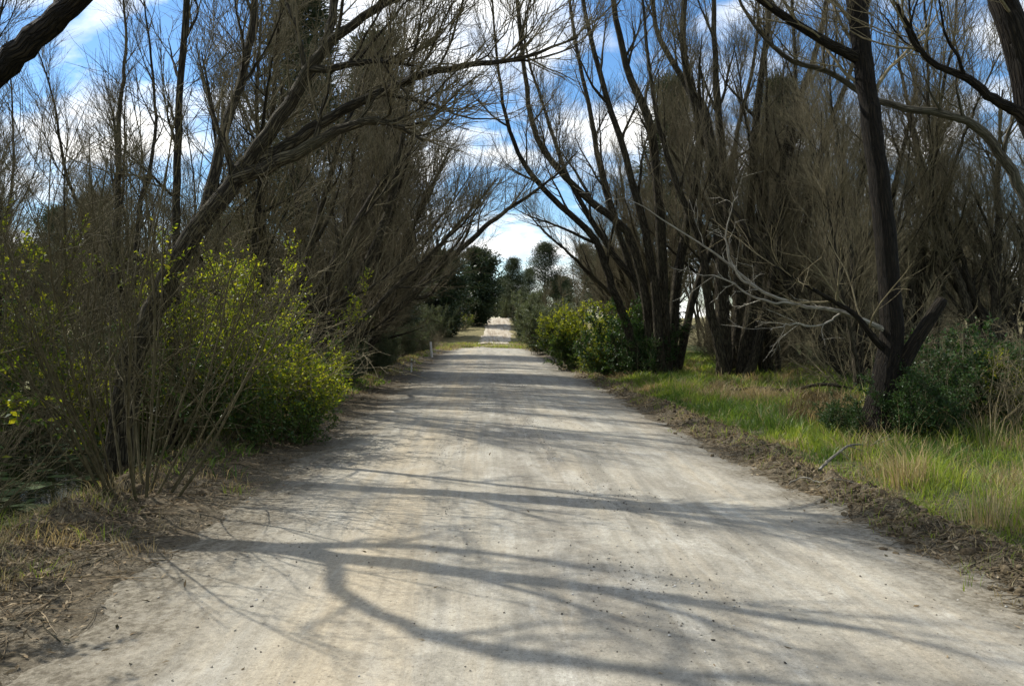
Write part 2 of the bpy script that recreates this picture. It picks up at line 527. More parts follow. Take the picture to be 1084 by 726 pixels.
def lumps(name, P, rad, mat, sub, rng, rough=.25, flat=.7):
    v, f = ico(sub); M = len(P); K = len(v)
    q = v[None] * (1 + rng.normal(0, rough, (M, K, 1)))
    for _ in range(7):                                              # broken faces
        nn = norm(rng.normal(0, 1, (M, 1, 3))); d = (q * nn).sum(-1, keepdims=True)
        q = q - nn * np.maximum(0, d - rng.uniform(.25, .75, (M, 1, 1)))
    ang = rng.uniform(0, 6.28, M); c, s = np.cos(ang)[:, None], np.sin(ang)[:, None]
    sc = rng.uniform(.7, 1.3, (M, 1, 3)) * np.array([1, 1, flat]); q = q * sc
    q = np.stack([q[..., 0] * c - q[..., 1] * s, q[..., 0] * s + q[..., 1] * c, q[..., 2]], -1) * rad[:, None, None] + P[:, None]
    F_ = (f[None] + (np.arange(M) * K)[:, None, None]).reshape(-1, 3)
    return MB().add(q, F_).build(name, mat, smooth=False)


rng = np.random.default_rng(11)
n = 6500
y = 3.2 + 36 * rng.random(n) ** 1.7
u = 3.12 + rng.normal(0, .26, n)
x = u + .6
r = .006 + .045 * rng.random(n) ** 9 + .014 * rng.random(n)
P = np.stack([x, y, height(x, y) + r * .25], -1)
k = int(n * .25)                                                     # crumbled bank on the left
x[:k] = -3.55 + rng.normal(0, .3, k); y[:k] = 4.5 + 16 * rng.random(k)
P[:k] = np.stack([x[:k], y[:k], height(x[:k], y[:k]) + r[:k] * .3], -1)
tag(lumps('soil_clods', P, r, M_CLOD, 2, rng, .13, .75), 'crumbly brown clods of graded soil lying along both road edges', 'soil', kind='stuff')

n = 22000
y = 3 + 22 * rng.random(n) ** 1.8
lane = rng.random(n)
x = np.where(lane < .5, .95 + .25 * np.sin(y * .3) + rng.normal(0, .3, n), np.where(lane < .68, -.25 + .2 * np.sin(y * .4) + rng.normal(0, .14, n), rng.uniform(-2.8, 3.4, n)))
ok = (fbm(x * 1.5, y * .8) > .5) | (rng.random(n) < .12); x = x[ok]; y = y[ok]; n = len(x)
r = .002 + .010 * rng.random(n) ** 6
tag(lumps('road_pebbles', np.stack([x, y, road_z(x, y) + r * .35], -1), r, M_PEB, 1, rng, .12, .7), 'loose grit and small pebbles on the dirt road', 'gravel', kind='stuff')


def leaves(mb, P, D, size, width, rng, mat=0, flat=0.0):
    """one four-cornered folded leaf at each P pointing along D"""
    D = norm(D); M = len(P)
    s = np.cross(D, norm(rng.normal(0, 1, (M, 3)) * (1 - flat) + np.array([0, 0, 1.0]))); s = norm(s)
    nn = np.cross(s, D)
    L = (size * rng.uniform(.6, 1.3, M))[:, None]; w = L * width
    v = np.stack([P, P + D * L * .45 + s * w * .5 + nn * L * .08, P + D * L, P + D * L * .45 - s * w * .5 + nn * L * .08], 1)
    f = np.arange(M * 4).reshape(M, 4)
    mb.add(v, f, mat)


mb = MB()
n = 26000
y = 3.2 + 34 * rng.random(n) ** 1.9
x = np.where(rng.random(n) < .64, -3.4 + rng.normal(0, .5, n), 3.8 + rng.normal(0, .33, n))
x[:260] = rng.uniform(-2.6, 3.3, 260)
D = rng.normal(0, 1, (n, 3)); D[:, 2] *= .25
leaves(mb, np.stack([x, y, height(x, y) + .012], -1), D, .05, .35, rng, 0, .7)
n = 9000                                                              # broken twigs and straw
y = 3.2 + 22 * rng.random(n) ** 1.5
x = np.where(rng.random(n) < .6, -3.55 + rng.normal(0, .5, n), 3.8 + rng.normal(0, .3, n))
D = norm(np.stack([rng.normal(0, 1, n), rng.normal(0, 1, n), rng.normal(0, .12, n)], -1))
tw = grow(rng, np.stack([x, y, height(x, y) + .015], -1), D, rng.uniform(.08, .5, n), 3, 0, .15)
tw[..., 2] = height(tw[..., 0], tw[..., 1]) + .012
tubes(mb, tw, taper(rng.uniform(.002, .005, n), .0015, 3), 3, 0)
tag(mb.build('leaf_litter', M_LIT), 'dead leaves, straw and snapped twigs strewn along the shoulders', 'litter', kind='stuff')


def blades(mb, P, h, lean, w, mat, rng):
    M = len(P)
    az = rng.uniform(0, 6.28, M); side = np.stack([np.cos(az), np.sin(az), 0 * az], -1) * w[:, None]
    up = np.array([0, 0, 1.0])
    p1 = P + (up * .55 + lean * .25) * h[:, None]; p2 = P + (up * .88 + lean * .85) * h[:, None]
    v = np.stack([P - side, P + side, p1 + side * .8, p1 - side * .8, p2], 1)
    b = (np.arange(M) * 5)[:, None]
    mats = np.asarray(mat)
    mb.add(v, b + np.array([[0, 1, 2, 3]]), mats)
    k = mb.n - M * 5
    mb.f.append((b + np.array([[3, 2, 4]]) + k, mats))


def tufts(rng, cx, cy, per, sig, hlo, hhi, wdt, pick, spread=.55):
    n = len(cx)
    x = np.repeat(cx, per) + rng.normal(0, 1, n * per) * sig; y = np.repeat(cy, per) + rng.normal(0, 1, n * per) * sig
    th = np.repeat(rng.uniform(hlo, hhi, n), per) * rng.uniform(.45, 1.15, n * per)
    ln = np.stack([x - np.repeat(cx, per), y - np.repeat(cy, per), 0 * x], -1) / (sig + 1e-6) * .3 + np.repeat(rng.normal(0, .15, (n, 3)), per, 0) + rng.normal(0, spread * .45, (n * per, 3))
    ln[:, 2] = 0
    z = height(x, y) - .01
    m = np.repeat(pick, per)
    flip = rng.random(n * per); m = np.where(flip < .06, 2, m)
    w = np.full(n * per, wdt) * rng.uniform(.6, 1.3, n * per) * np.clip(y / 9, .8, 3)
    return np.stack([x, y, z], -1), th, ln, w, m


mb = MB()
# right verge
n = 6200
cy = 3.6 + 44 * rng.random(n) ** 1.55; cx = road_c(cy) + 3.5 + 7.5 * rng.random(n) ** 1.35
nz = fbm(cx * .7 + 9, cy * .7); keep = (cx < .72 * cy + 2.5)
cx, cy, nz = cx[keep], cy[keep], nz[keep]
pick = np.where(nz > .56, 1, 0); pick = np.where((nz < .345) | (rng.random(len(cx)) < .05), 2, pick)
pick = np.where((cy > 13) & (fbm(cx * .5, cy * .3 + 50) > .69), 3, pick)
edge = np.clip((cx - road_c(cy) - 3.4) / .8, .25, 1)
a = tufts(rng, cx, cy, 24, .085, .12, .42, .0042, pick, .85)
hm = np.repeat(edge, 24)
blades(mb, a[0], a[1] * hm, a[2], a[3], a[4], rng)
# hand-placed straw tufts on the right
n = 520                                                               # weeds and straw breaking through the windrow
cy = 3.6 + 30 * rng.random(n) ** 1.5; cx = road_c(cy) + 3.15 + rng.normal(0, .22, n)
a = tufts(rng, cx, cy, 9, .06, .05, .16, .003, np.where(rng.random(n) < .45, 2, 0), 1.6); blades(mb, *a[:4], a[4], rng)
cx = np.array([4.45, 4.55, 4.75, 5.1, 4.35, 4.9, 5.4]); cy = np.array([8.15, 8.3, 6.2, 6.3, 6.6, 10.2, 10.4])
a = tufts(rng, cx, cy, 110, .12, .4, .55, .004, np.full(7, 2)); blades(mb, *a[:4], a[4], rng)
cx = np.concatenate([rng.uniform(5.2, 8.2, 26), rng.uniform(4.6, 9, 20)]); cy = np.concatenate([rng.uniform(10.3, 11.6, 26), rng.uniform(9, 22, 20)])
a = tufts(rng, cx, cy, 7, .12, .5, .95, .0026, np.full(46, 2), .5); blades(mb, *a[:4], a[4], rng)   # tall dead stalks
tag(mb.build('verge_grass', [M_GR1, M_GR2, M_GR3, M_GR4]), 'bright green grass with straw tufts on the right verge', 'grass', kind='stuff')

mb = MB()
n = 420
cy = 4.6 + 48 * rng.random(n) ** 1.3; cx = road_c(cy) - 4.15 + rng.normal(0, .35, n) - .1
pick = np.where(rng.random(n) < .68, 2, 0)
a = tufts(rng, cx, cy, 26, .10, .08, .22, .0035, pick, 1.2); blades(mb, *a[:4], a[4], rng)
n = 120
cy = 5.0 + 2.8 * rng.random(n); cx = -3.75 - .22 * (cy - 5) + rng.normal(0, .38, n)
a = tufts(rng, cx, cy, 45, .12, .07, .17, .003, np.where(rng.random(n) < .82, 2, 0), 2.0); blades(mb, *a[:4], a[4], rng)
n = 130                                                               # low green plants under the bushes
cy = rng.uniform(8.6, 24, n); cx = -3.55 + rng.normal(0, .28, n)
a = tufts(rng, cx, cy, 14, .09, .06, .18, .009, np.full(n, 1), 1.6); blades(mb, *a[:4], a[4], rng)
n = 22                                                                # green growth at the water's edge
cy = rng.uniform(7.4, 11, n); cx = rng.uniform(-6.2, -4.6, n)
a = tufts(rng, cx, cy, 30, .12, .1, .3, .006, np.full(n, 1), .8); blades(mb, *a[:4], a[4], rng)
n = 420
cy = rng.uniform(64, 84, n); cx = rng.uniform(-6, 6, n); ok = np.abs(cx - road_c(cy)) > road_w(cy) + .1; cx, cy = cx[ok], cy[ok]; n = len(cx)
a = tufts(rng, cx, cy, 14, .3, .12, .3, .006, np.where(rng.random(n) < .3, 2, 0), .9); blades(mb, *a[:4], a[4], rng)
n = 700                                                               # pasture fringe where the road dips away
cy = rng.uniform(56, 82, n); cx = np.where(rng.random(n) < .6, rng.uniform(-9, -1.8, n), rng.uniform(3.6, 9, n))
cx = np.where((cx > 0) | (cy < 66), cx, cx + 1.2)
a = tufts(rng, cx, cy, 16, .3, .2, .4, .006, np.where(rng.random(n) < .6, 2, 0), .9); blades(mb, *a[:4], a[4], rng)
tag(mb.build('bank_grass', [M_GR1, M_GR2, M_GR3, M_GR4]), 'sparse dry grass on the left bank above the ditch', 'grass', kind='stuff')

# ------------------------------------------------------------------ trees


def tree_parts(root, rng, stems, spec, bmat, tmat, trunk_name='trunk', extra_limbs=()):
    """stems: list of (points, radii) in root space; builds one trunk mesh per stem and one crown of branches and twigs"""
    sp = dict(limbs=8, limb_len=3.2, limb_a=(22, 48), lt=(.28, .97), up=.11, br=8, br_len=1.5, tw=8, tw_len=.62, rmin=.0032, twup=.05, shrink=.55, jit=.13, bias=.3, sides=9)
    sp.update(spec)
    crown = MB()
    L1p, L1r = [], []
    for p, r in stems:
        n = max(14, int(len(p) * 4))
        q, rr = smooth_line(p, r, n)
        q = q + rng.normal(0, .012, q.shape) * np.minimum(1, rr[:, None] / .05)
        lim = MB()
        tubes(lim, q[None], rr[None], sp['sides'])
        k = sp['limbs']
        P, D, rp, t = spawn(rng, q[None], rr[None], k, *sp['lt'], *sp['limb_a'], sp['bias'])
        Ln = sp['limb_len'] * (1 - sp['shrink'] * t) * rng.uniform(.6, 1.25, len(P))
        pts = grow(rng, P, D, Ln, 7, sp['up'], sp['jit'])
        rad = taper(np.clip(rp * rng.uniform(.38, .62, len(P)), .012, .09), .006, 7)
        tubes(lim, pts, rad, 5)
        L1p.append(pts); L1r.append(rad)
        # the leading end of the stem carries branches as well
        tip = smooth_line(q[-max(4, n // 3):], rr[-max(4, n // 3):], 8)
        L1p.append(tip[0][None]); L1r.append(np.minimum(tip[1], .03)[None])
        lim.build(trunk_name, bmat, root)
    pts = np.concatenate(L1p); rad = np.concatenate(L1r)
    P, D, rp, t = spawn(rng, pts, rad, sp['br'], .12, 1, 18, 45, sp['bias'])
    Lb = sp['br_len'] * (1.1 - .6 * t) * rng.uniform(.55, 1.3, len(P))
    b = grow(rng, P, D, Lb, 5, sp['up'], .11)
    br = taper(np.clip(rp * .55, .006, .02), .004, 5)
    tubes(crown, b, br, 4)
    P, D, rp, t = spawn(rng, b, br, sp['tw'], .08, 1, 15, 42, .1)
    Lt = sp['tw_len'] * rng.uniform(.45, 1.35, len(P))
    tw = grow(rng, P, D, Lt, 3, sp['twup'], .10)
    tubes(crown, tw, taper(np.full(len(P), sp['rmin'] * 1.25), sp['rmin'] * .6, 3), 3)
    crown.build('crown', tmat, root)
    return tw


def world_tree(name, loc, rng, stems, spec, bmat, tmat, label, cat='tree', group=None):
    """a tree whose stems are given in world space"""
    loc = np.array(loc)
    root = tag(empty(name, loc), label, cat, group)
    st = [(np.asarray(p) - loc, r) for p, r in stems]
    tree_parts(root, rng, st, spec, bmat, tmat)
    return root


def clump_stems(rng, n, lean, var, L, r, spread, up=.05, ns=11, flare=1.35):
    a = rng.uniform(0, 6.28, n); d = spread * np.sqrt(rng.random(n))
    P = np.stack([d * np.cos(a), d * np.sin(a), np.full(n, -.25)], -1)
    D = np.stack([lean[0] + rng.uniform(-var, var, n) + .3 * np.cos(a) * var, lean[1] + rng.uniform(-var, var, n) + .3 * np.sin(a) * var, np.ones(n)], -1)
    Ls = rng.uniform(*L, n)
    q = grow(rng, P, D, Ls, ns, up, .065)
    rr = rng.uniform(*r, n)
    return [(q[i], np.concatenate([[rr[i] * flare], np.linspace(rr[i], rr[i] * .14, ns)])) for i in range(n)]


def proto_tree(name, seed, stems_kw, spec, bmat, tmat, cat='tree'):
    g = np.random.default_rng(seed)
    root = empty(name); root['category'] = cat
    tree_parts(root, g, clump_stems(g, **stems_kw), spec, bmat, tmat)
    return root


used = {}


def place(proto, x, y, rz, sc, label, group=None):
    loc = (x, y, H(x, y) - .03)
    if proto.name not in used:
        used[proto.name] = 1
        proto.location = loc; proto.rotation_euler = (0, 0, rz); proto.scale = (sc,) * 3
        proto['label'] = label
        if group:
            proto['group'] = group
        return proto
    return dup(proto, loc, rz, sc, label, group)


# --- the single dark trunk on the right verge
g = np.random.default_rng(21)
Y0 = 11.65
base = W(930, 470, Y0); base[2] = H(base[0], Y0)
t_main = ([base + [-.02, 0, -.15], W(932, 440, Y0), W(937, 400, Y0), W(944, 350, Y0), W(938, 260, Y0), W(928, 170, Y0), W(916, 80, Y0), W(906, 0, Y0), W(893, -90, Y0 - .2), W(890, -190, Y0 - .4), W(900, -300, Y0)],
          [.42, .26, .19, .165, .152, .146, .14, .135, .11, .08, .04])
root = tag(empty('willow_tree', base), 'single dark straight trunk standing in the green grass of the right verge', 'tree')
RH = root
mbt = MB(); q, rr = smooth_line(np.array(t_main[0]) - base, t_main[1], 60)
q = q + g.normal(0, .006, q.shape); rr = rr * (1 + g.normal(0, .02, rr.shape)); tubes(mbt, q[None], rr[None], 16); mbt.build('trunk', M_BARKD, root)
limbs = [
    ([W(908, 62, Y0), W(880, 48, Y0 - .1), W(858, 35, Y0 - .2), W(834, 20, Y0 - .3), W(804, -1, Y0 - .5), W(770, -28, Y0 - .7), W(730, -70, Y0 - 1)], [.085, .07, .062, .056, .05, .04, .02]),
    ([W(910, 20, Y0), W(925, -30, Y0), W(950, -80, Y0 - .3), W(990, -150, Y0 - .5)], [.08, .06, .05, .02]),
    ([W(940, 372, Y0), W(925, 358, Y0 - .1), W(905, 333, Y0 - .2), W(877, 316, Y0 - .3), W(850, 300, Y0 - .5), W(820, 282, Y0 - .6)], [.07, .052, .04, .032, .022, .012]),
]
cr = MB(); lp, lr = [], []
for p, r in limbs:
    q, rr = smooth_line(np.array(p) - base, r, 16); m = MB(); tubes(m, q[None], rr[None], 8); m.build('limb', M_BARKD, root); lp.append(q); lr.append(rr)
m = MB(); q, rr = smooth_line(np.array([W(940, 408, Y0), W(955, 385, Y0 - .05), W(970, 360, Y0 - .1), W(996, 320, Y0 - .15), W(998, 317, Y0 - .15)]) - base, [.16, .12, .10, .085, .0], 18)
tubes(m, q[None], rr[None], 10); m.build('broken_stub', M_BARKD, root)
# its pale dead branch reaching back over the verge
dl = [([W(938, 350, Y0), W(894, 331, Y0 - .1), W(841, 322, Y0 - .15), W(800, 304, Y0 - .2), W(768, 276, Y0 - .2), W(718, 243, Y0 - .3), W(662, 208, Y0 - .4)], [.042, .034, .028, .023, .017, .011, .005]),
      ([W(800, 304, Y0 - .2), W(780, 291, Y0 - .3), W(768, 250, Y0 - .35), W(779, 207, Y0 - .4)], [.022, .017, .011, .005]),
      ([W(841, 322, Y0 - .15), W(805, 318, Y0 - .3), W(768, 296, Y0 - .5), W(740, 290, Y0 - .6)], [.02, .016, .011, .005]),
      ([W(894, 331, Y0), W(868, 345, Y0 - .3), W(840, 342, Y0 - .5), W(815, 350, Y0 - .7)], [.018, .012, .009, .004])]
m = MB(); dp, dr = [], []
for p, r in dl:
    q, rr = smooth_line(np.array(p) - base, r, 18); q = q + g.normal(0, .012, q.shape); tubes(m, q[None], rr[None], 6); dp.append(q); dr.append(rr)
P, D, rp, t = spawn(g, np.array(dp), np.array(dr), 6, .25, 1, 25, 60, -.3)
q = grow(g, P, D, g.uniform(.2, .8, len(P)), 5, 0, .22); tubes(m, q, taper(np.clip(rp * .5, .003, .008), .002, 5), 4)
P, D, rp, t = spawn(g, q, taper(np.full(len(q), .006), .003, 5), 2, .3, 1, 30, 60, 0)
tubes(m, grow(g, P, D, g.uniform(.1, .35, len(P)), 3, 0, .15), taper(np.full(len(P), .0045), .002, 3), 3)
d = m.build('dead_branch', M_DEAD, root); d['label'] = 'pale bare dead branch reaching left over the verge'
q, rr = smooth_line(np.array(t_main[0]) - base, t_main[1], 16)
P, D, rp, t = spawn(g, q[None], rr[None], 14, .55, 1, 30, 60, .3)
a = grow(g, P, D, g.uniform(1.2, 3, len(P)), 15, .05, .09); lp = np.concatenate([np.array(lp), a]); lr = np.concatenate([np.array(lr), taper(np.full(len(P), .03), .008, 15)])
tubes(cr, a, lr[-len(P):], 5)
P, D, rp, t = spawn(g, lp, lr, 9, .2, 1, 20, 50, .2); b = grow(g, P, D, g.uniform(.5, 1.6, len(P)), 5, .05, .12); tubes(cr, b, taper(np.clip(rp * .5, .006, .02), .004, 5), 4)
P, D, rp, t = spawn(g, b, taper(np.full(len(b), .01), .004, 5), 7, .1, 1, 18, 45, .1); tubes(cr, grow(g, P, D, g.uniform(.25, .8, len(P)), 3, .03, .12), taper(np.full(len(P), .004), .002, 3), 3)
cr.build('crown', M_TWIG, root)

# --- pale willow arching in from the right edge, and the dark tree in the corner
g = np.random.default_rng(22)
b0 = W(1170, 480, 12.6); b0[2] = H(b0[0], b0[1])
world_tree('willow_tree', b0, g, [
    ([b0 - [0, 0, .2], W(1150, 380, 12.6), W(1118, 280, 12.6), W(1084, 208, 12.5), W(1062, 169, 12.4), W(1037, 137, 12.3), W(992, 119, 12.2), W(928, 107, 12.3), W(883, 79, 12.2), W(834, 62, 12), W(794, 20, 11.8), W(770, -30, 11.6)],
     [.15, .13, .11, .085, .078, .07, .06, .05, .042, .035, .025, .015]),
    ([W(1135, 320, 12.6), W(1110, 200, 12.8), W(1130, 60, 12.8), W(1120, -100, 12.8), W(1130, -220, 12.8)], [.14, .12, .1, .07, .03])],
    dict(limbs=7, limb_len=1.9, lt=(.35, .97), br=5, tw=5, up=.13), M_BARKP, M_TWIG, 'pale grey willow limb arching in from the right behind the dark trunk')
b0 = W(1175, 560, 8.6); b0[2] = H(b0[0], b0[1])
world_tree('willow_tree', b0, np.random.default_rng(23), [
    ([b0 - [0, 0, .2], W(1150, 400, 8.6), W(1122, 230, 8.6), W(1092, 110, 8.6), W(1064, 5, 8.6), W(1050, -80, 8.6), W(1060, -200, 8.5), W(1050, -330, 8.4)], [.22, .18, .165, .15, .14, .12, .08, .04]),
    ([W(1096, 135, 8.6), W(1074, 118, 8.55), W(1052, 104, 8.5), W(1022, 82, 8.4), W(992, 69, 8.3), W(967, 45, 8.2), W(950, 5, 8.1)], [.07, .06, .05, .04, .032, .024, .016])],
    dict(limbs=5, limb_len=1.6, lt=(.5, .97), br=5, tw=5, up=.08, sides=12), M_BARKD, M_TWIG, 'dark rough trunk leaning into the top right corner of the view')

# --- two hand-set clumps on the right
g = np.random.default_rng(24)


def ray_stem(px, Y, r0, r1, dY=0):
    n = len(px)
    return ([W(a, b, Y + dY * i / (n - 1)) for i, (a, b) in enumerate(px)], list(np.linspace(r0, r1, n)))


b0 = W(695, 398, 26); b0[2] = H(b0[0], 26)
world_tree('willow_tree', b0, g, [
    ray_stem([(680, 400), (662, 340), (649, 307), (629, 253), (589, 213), (555, 174), (535, 120), (525, 50), (520, -20)], 26, 0.160, 0.020, -3),
    ray_stem([(690, 400), (683, 317), (664, 248), (619, 208), (570, 150), (555, 70), (545, -20), (540, -90)], 26, 0.176, 0.024, -2),
    ray_stem([(694, 400), (684, 320), (650, 270), (612, 210), (590, 160), (575, 110), (556, 50), (545, -30)], 26.5, 0.136, 0.020, 1),
    ray_stem([(706, 402), (702, 330), (698, 230), (688, 134), (664, 74), (649, 0), (640, -80), (630, -140)], 26, 0.224, 0.032, -1),
    ray_stem([(712, 400), (716, 300), (738, 180), (735, 110), (698, 40), (688, -20), (670, -120)], 26.5, 0.192, 0.032),
    ray_stem([(700, 400), (672, 300), (640, 200), (625, 120), (610, 50), (600, -40), (600, -120)], 27.5, 0.144, 0.024, 1.5),
    ray_stem([(716, 400), (735, 310), (765, 230), (780, 140), (800, 50), (805, -60)], 27, 0.160, 0.024),
    ray_stem([(700, 400), (690, 280), (660, 160), (630, 60), (612, -30), (600, -120)], 25.5, 0.160, 0.024, -1.5)],
    dict(limbs=9, limb_len=3.3, br=9, tw=11, up=.12, tw_len=.75), M_BARK, M_TWIG, 'big bare willow fanning many stems over the road behind the dark green bush', group='front willows on the right')
b0 = W(775, 405, 24.5); b0[2] = H(b0[0], 24.5)
world_tree('willow_tree', b0, np.random.default_rng(25), [
    ray_stem([(768, 408), (764, 330), (762, 250), (748, 129), (733, 99), (723, 40), (726, -60), (715, -150)], 24.5, 0.256, 0.040),
    ray_stem([(776, 408), (782, 300), (770, 220), (760, 110), (755, 0), (760, -120)], 25, 0.208, 0.040),
    ray_stem([(784, 408), (800, 300), (822, 220), (838, 130), (868, 40), (885, -80)], 24.5, 0.224, 0.040),
    ray_stem([(790, 406), (815, 320), (848, 250), (872, 150), (905, 60), (930, -60)], 25.5, 0.192, 0.032),
    ray_stem([(778, 406), (792, 260), (800, 130), (815, 0), (812, -130)], 25.5, 0.208, 0.040),
    ray_stem([(772, 408), (750, 320), (742, 260), (708, 170), (690, 90), (676, -40)], 24, 0.160, 0.032, -1),
    ray_stem([(788, 408), (808, 340), (835, 180), (842, 80), (835, -60)], 24, 0.160, 0.032)],
    dict(limbs=9, limb_len=3.2, br=9, tw=11, up=.14, tw_len=.75), M_BARK, M_TWIG, 'thick stemmed willow clump right of the largest fanning willow', group='front willows on the right')

# --- leaning willow on the left
g = np.random.default_rng(26)
b0 = W(120, 470, 10.2); b0[2] = H(b0[0], 10.2)
world_tree('willow_tree', b0, g, [
    ([b0 - [0, 0, .25], W(135, 400, 10.1), W(160, 335, 10.1), W(195, 262, 10), W(245, 195, 9.9), W(290, 135, 9.8), W(333, 65, 9.7), W(375, 25, 9.6), W(425, -6, 9.5), W(490, -50, 9.4), W(540, -120, 9.2)],
     [.18, .155, .14, .125, .105, .085, .065, .052, .042, .032, .02]),
    ([W(250, 190, 9.9), W(285, 176, 9.8), W(339, 149, 9.6), W(384, 129, 9.5), W(414, 131, 9.4), W(448, 149, 9.3)], [.1, .085, .065, .05, .033, .012]),
    ([W(262, 176, 9.9), W(310, 150, 9.9), W(369, 114, 9.9), W(448, 79, 9.8), W(498, 69, 9.7), W(550, 62, 9.6), W(612, 40, 9.5)], [.085, .075, .06, .045, .035, .025, .01]),
    ([W(327, 75, 9.7), W(360, 71, 9.5), W(395, 65, 9.4), W(440, 70, 9.2)], [.05, .04, .028, .01]),
    ([W(345, 55, 9.7), W(352, 10, 9.8), W(365, -60, 9.9), W(370, -150, 10)], [.06, .05, .04, .02]),
    ([W(215, 235, 10), W(235, 150, 10.3), W(262, 60, 10.5), W(275, -60, 10.7), W(285, -180, 10.7)], [.08, .065, .05, .04, .02])],
    dict(limbs=8, limb_len=1.9, lt=(.35, .97), br=7, br_len=1.0, tw=7, tw_len=.45, up=.08, bias=.5, sides=12), M_BARK, M_TWIG, 'big willow trunk leaning right above the yellow green bushes on the left')

# --- tree just outside the left edge, one dark limb crossing the top left corner
b0 = np.array([-8.3, 9.7, 0]); b0[2] = H(-8.3, 9.7)
world_tree('willow_tree', b0, np.random.default_rng(27), [
    ([b0 - [0, 0, .3], (-7.8, 9.5, 1.6), (-7.1, 9.2, 3.2), (-6.35, 9.0, 4.5), (-5.5, 8.95, 5.2), (-5.68, 8.5, 5.8), (-5.73, 8.15, 6.6), (-5.65, 8.2, 7.3), (-5.1, 8.0, 7.9), (-4.5, 7.6, 8.8)],
     [.19, .16, .125, .095, .065, .065, .062, .052, .04, .025]),
    ([(-6.7, 9.1, 3.9), W(-40, 106, 8.8), W(0, 74, 8.6), W(40, 38, 8.4), W(85, -3, 8.2), W(140, -50, 8.0), W(220, -110, 7.6)], [.115, .12, .125, .12, .105, .08, .04]),
    ([(-5.73, 8.15, 6.6), (-5.9, 8.3, 7.6), (-5.6, 8.6, 8.6), (-5.8, 8.7, 9.8)], [.08, .065, .05, .02]),
    ([(-6.35, 9.0, 4.5), (-6.6, 9.6, 5.8), (-6.3, 10.2, 7.2), (-6.6, 10.6, 9)], [.12, .1, .07, .03])],
    dict(limbs=6, limb_len=2.2, lt=(.45, .97), br=6, br_len=1.1, tw=5, tw_len=.5, up=.05, sides=12), M_BARKD, M_TWIG, 'dark thick limb slanting across the top left corner of the view')

b0 = W(184, 455, 11.5); b0[2] = H(b0[0], 11.5)
world_tree('willow_tree', b0, np.random.default_rng(28), [
    ray_stem([(184, 470), (184, 360), (186, 250), (188, 170), (191, 90), (197, 0), (199, -90), (205, -170)], 11.5, .07, .03)],
    dict(limbs=9, limb_len=1.6, lt=(.3, .97), br=6, tw=7, tw_len=.5), M_BARK, M_TWIGO, 'slim straight greenish stem standing left of the big leaning willow')

# --- willow prototypes
LEAN = []
for sd, n, ln, var, L in ((41, 8, (.42, -.05), .30, (8, 13)), (42, 9, (.34, .05), .36, (7.5, 12)), (43, 7, (.46, 0), .30, (8, 12.5))):
    LEAN.append(proto_tree('willow_tree', sd, dict(n=n, lean=ln, var=var, L=L, r=(.08, .2), spread=.75, up=.035), dict(limbs=10, limb_len=3.1, br=10, tw=12, br_len=1.6, tw_len=.75, up=.09, lt=(.18, .97)), M_BARK, M_TWIG))
BACK = []
for sd, n, var, L, r in ((51, 3, .20, (10, 14), (.07, .13)), (52, 4, .28, (9, 13), (.05, .12)), (53, 2, .16, (11, 15), (.09, .15)), (54, 5, .32, (8, 12), (.05, .10))):
    BACK.append(proto_tree('bare_tree', sd, dict(n=n, lean=(0, 0), var=var, L=L, r=r, spread=.4, up=.05), dict(limbs=9, limb_len=2.7, br=9, tw=11, br_len=1.4, tw_len=.7, up=.12, lt=(.2, .97)), M_BARK, M_TWIG))

# left row, leaning over the road
for i, (x, y, rz, sc, pr, lab) in enumerate([
    (-5.4, 18.6, -.15, .9, 0, 'nearest bare willow of the left row behind the tall yellow green bush'),
    (-5.0, 22.6, .25, .98, 1, 'bare willow second in the left row, between bush and road post'),
    (-5.5, 27.0, -.1, .9, 2, 'bare willow mid way along the left row with stems leaning over the road'),
    (-6.4, 33, .3, .8, 0, 'bare willow fourth in the left row, before the white post'),
    (-6.9, 39.5, -.3, .74, 1, 'bare willow standing left of the white roadside post'),
    (-7.6, 47, .1, .64, 2, 'bare willow just beyond the white roadside post on the left'),
    (-8.4, 55, .2, .62, 1, 'last bare willow of the left row before the dark round evergreen')]):
    place(LEAN[pr], x, y, rz, sc, lab, 'willows leaning over the left side of the road')
# right row beyond the two clumps
for i, (x, y, rz, sc, pr, lab) in enumerate([
    (8.3, 34, 3.5, .85, 1, 'bare willow curving left over the road behind the gold green bush'),
    (9.4, 42, 2.7, .72, 2, 'bare willow second beyond the gold green bush on the right'),
    (10.2, 52, 3.2, .55, 0, 'small bare willow above the grey green bush at the bend'),
    (10.9, 21.5, 2.2, .85, 1, 'bare willow clump seen just left of the single dark trunk'),
    (13.2, 19.0, 1.4, .9, 2, 'bare willow clump seen just right of the single dark trunk'),
    (11.4, 29, 2.7, .95, 0, 'tall bare willow behind the thick stemmed clump on the right')]):
    place(LEAN[pr], x, y, rz, sc, lab, 'bare willows of the right hand wood')


def scatter(rng, n, test, box, dmin, tries=6000):
    out = []
    for _ in range(tries):
        x = rng.uniform(box[0], box[1]); y = rng.uniform(box[2], box[3])
        if test(x, y) and all((x - a) ** 2 + (y - b) ** 2 > dmin ** 2 for a, b in out):
            out.append((x, y))
            if len(out) == n:
                break
    return out


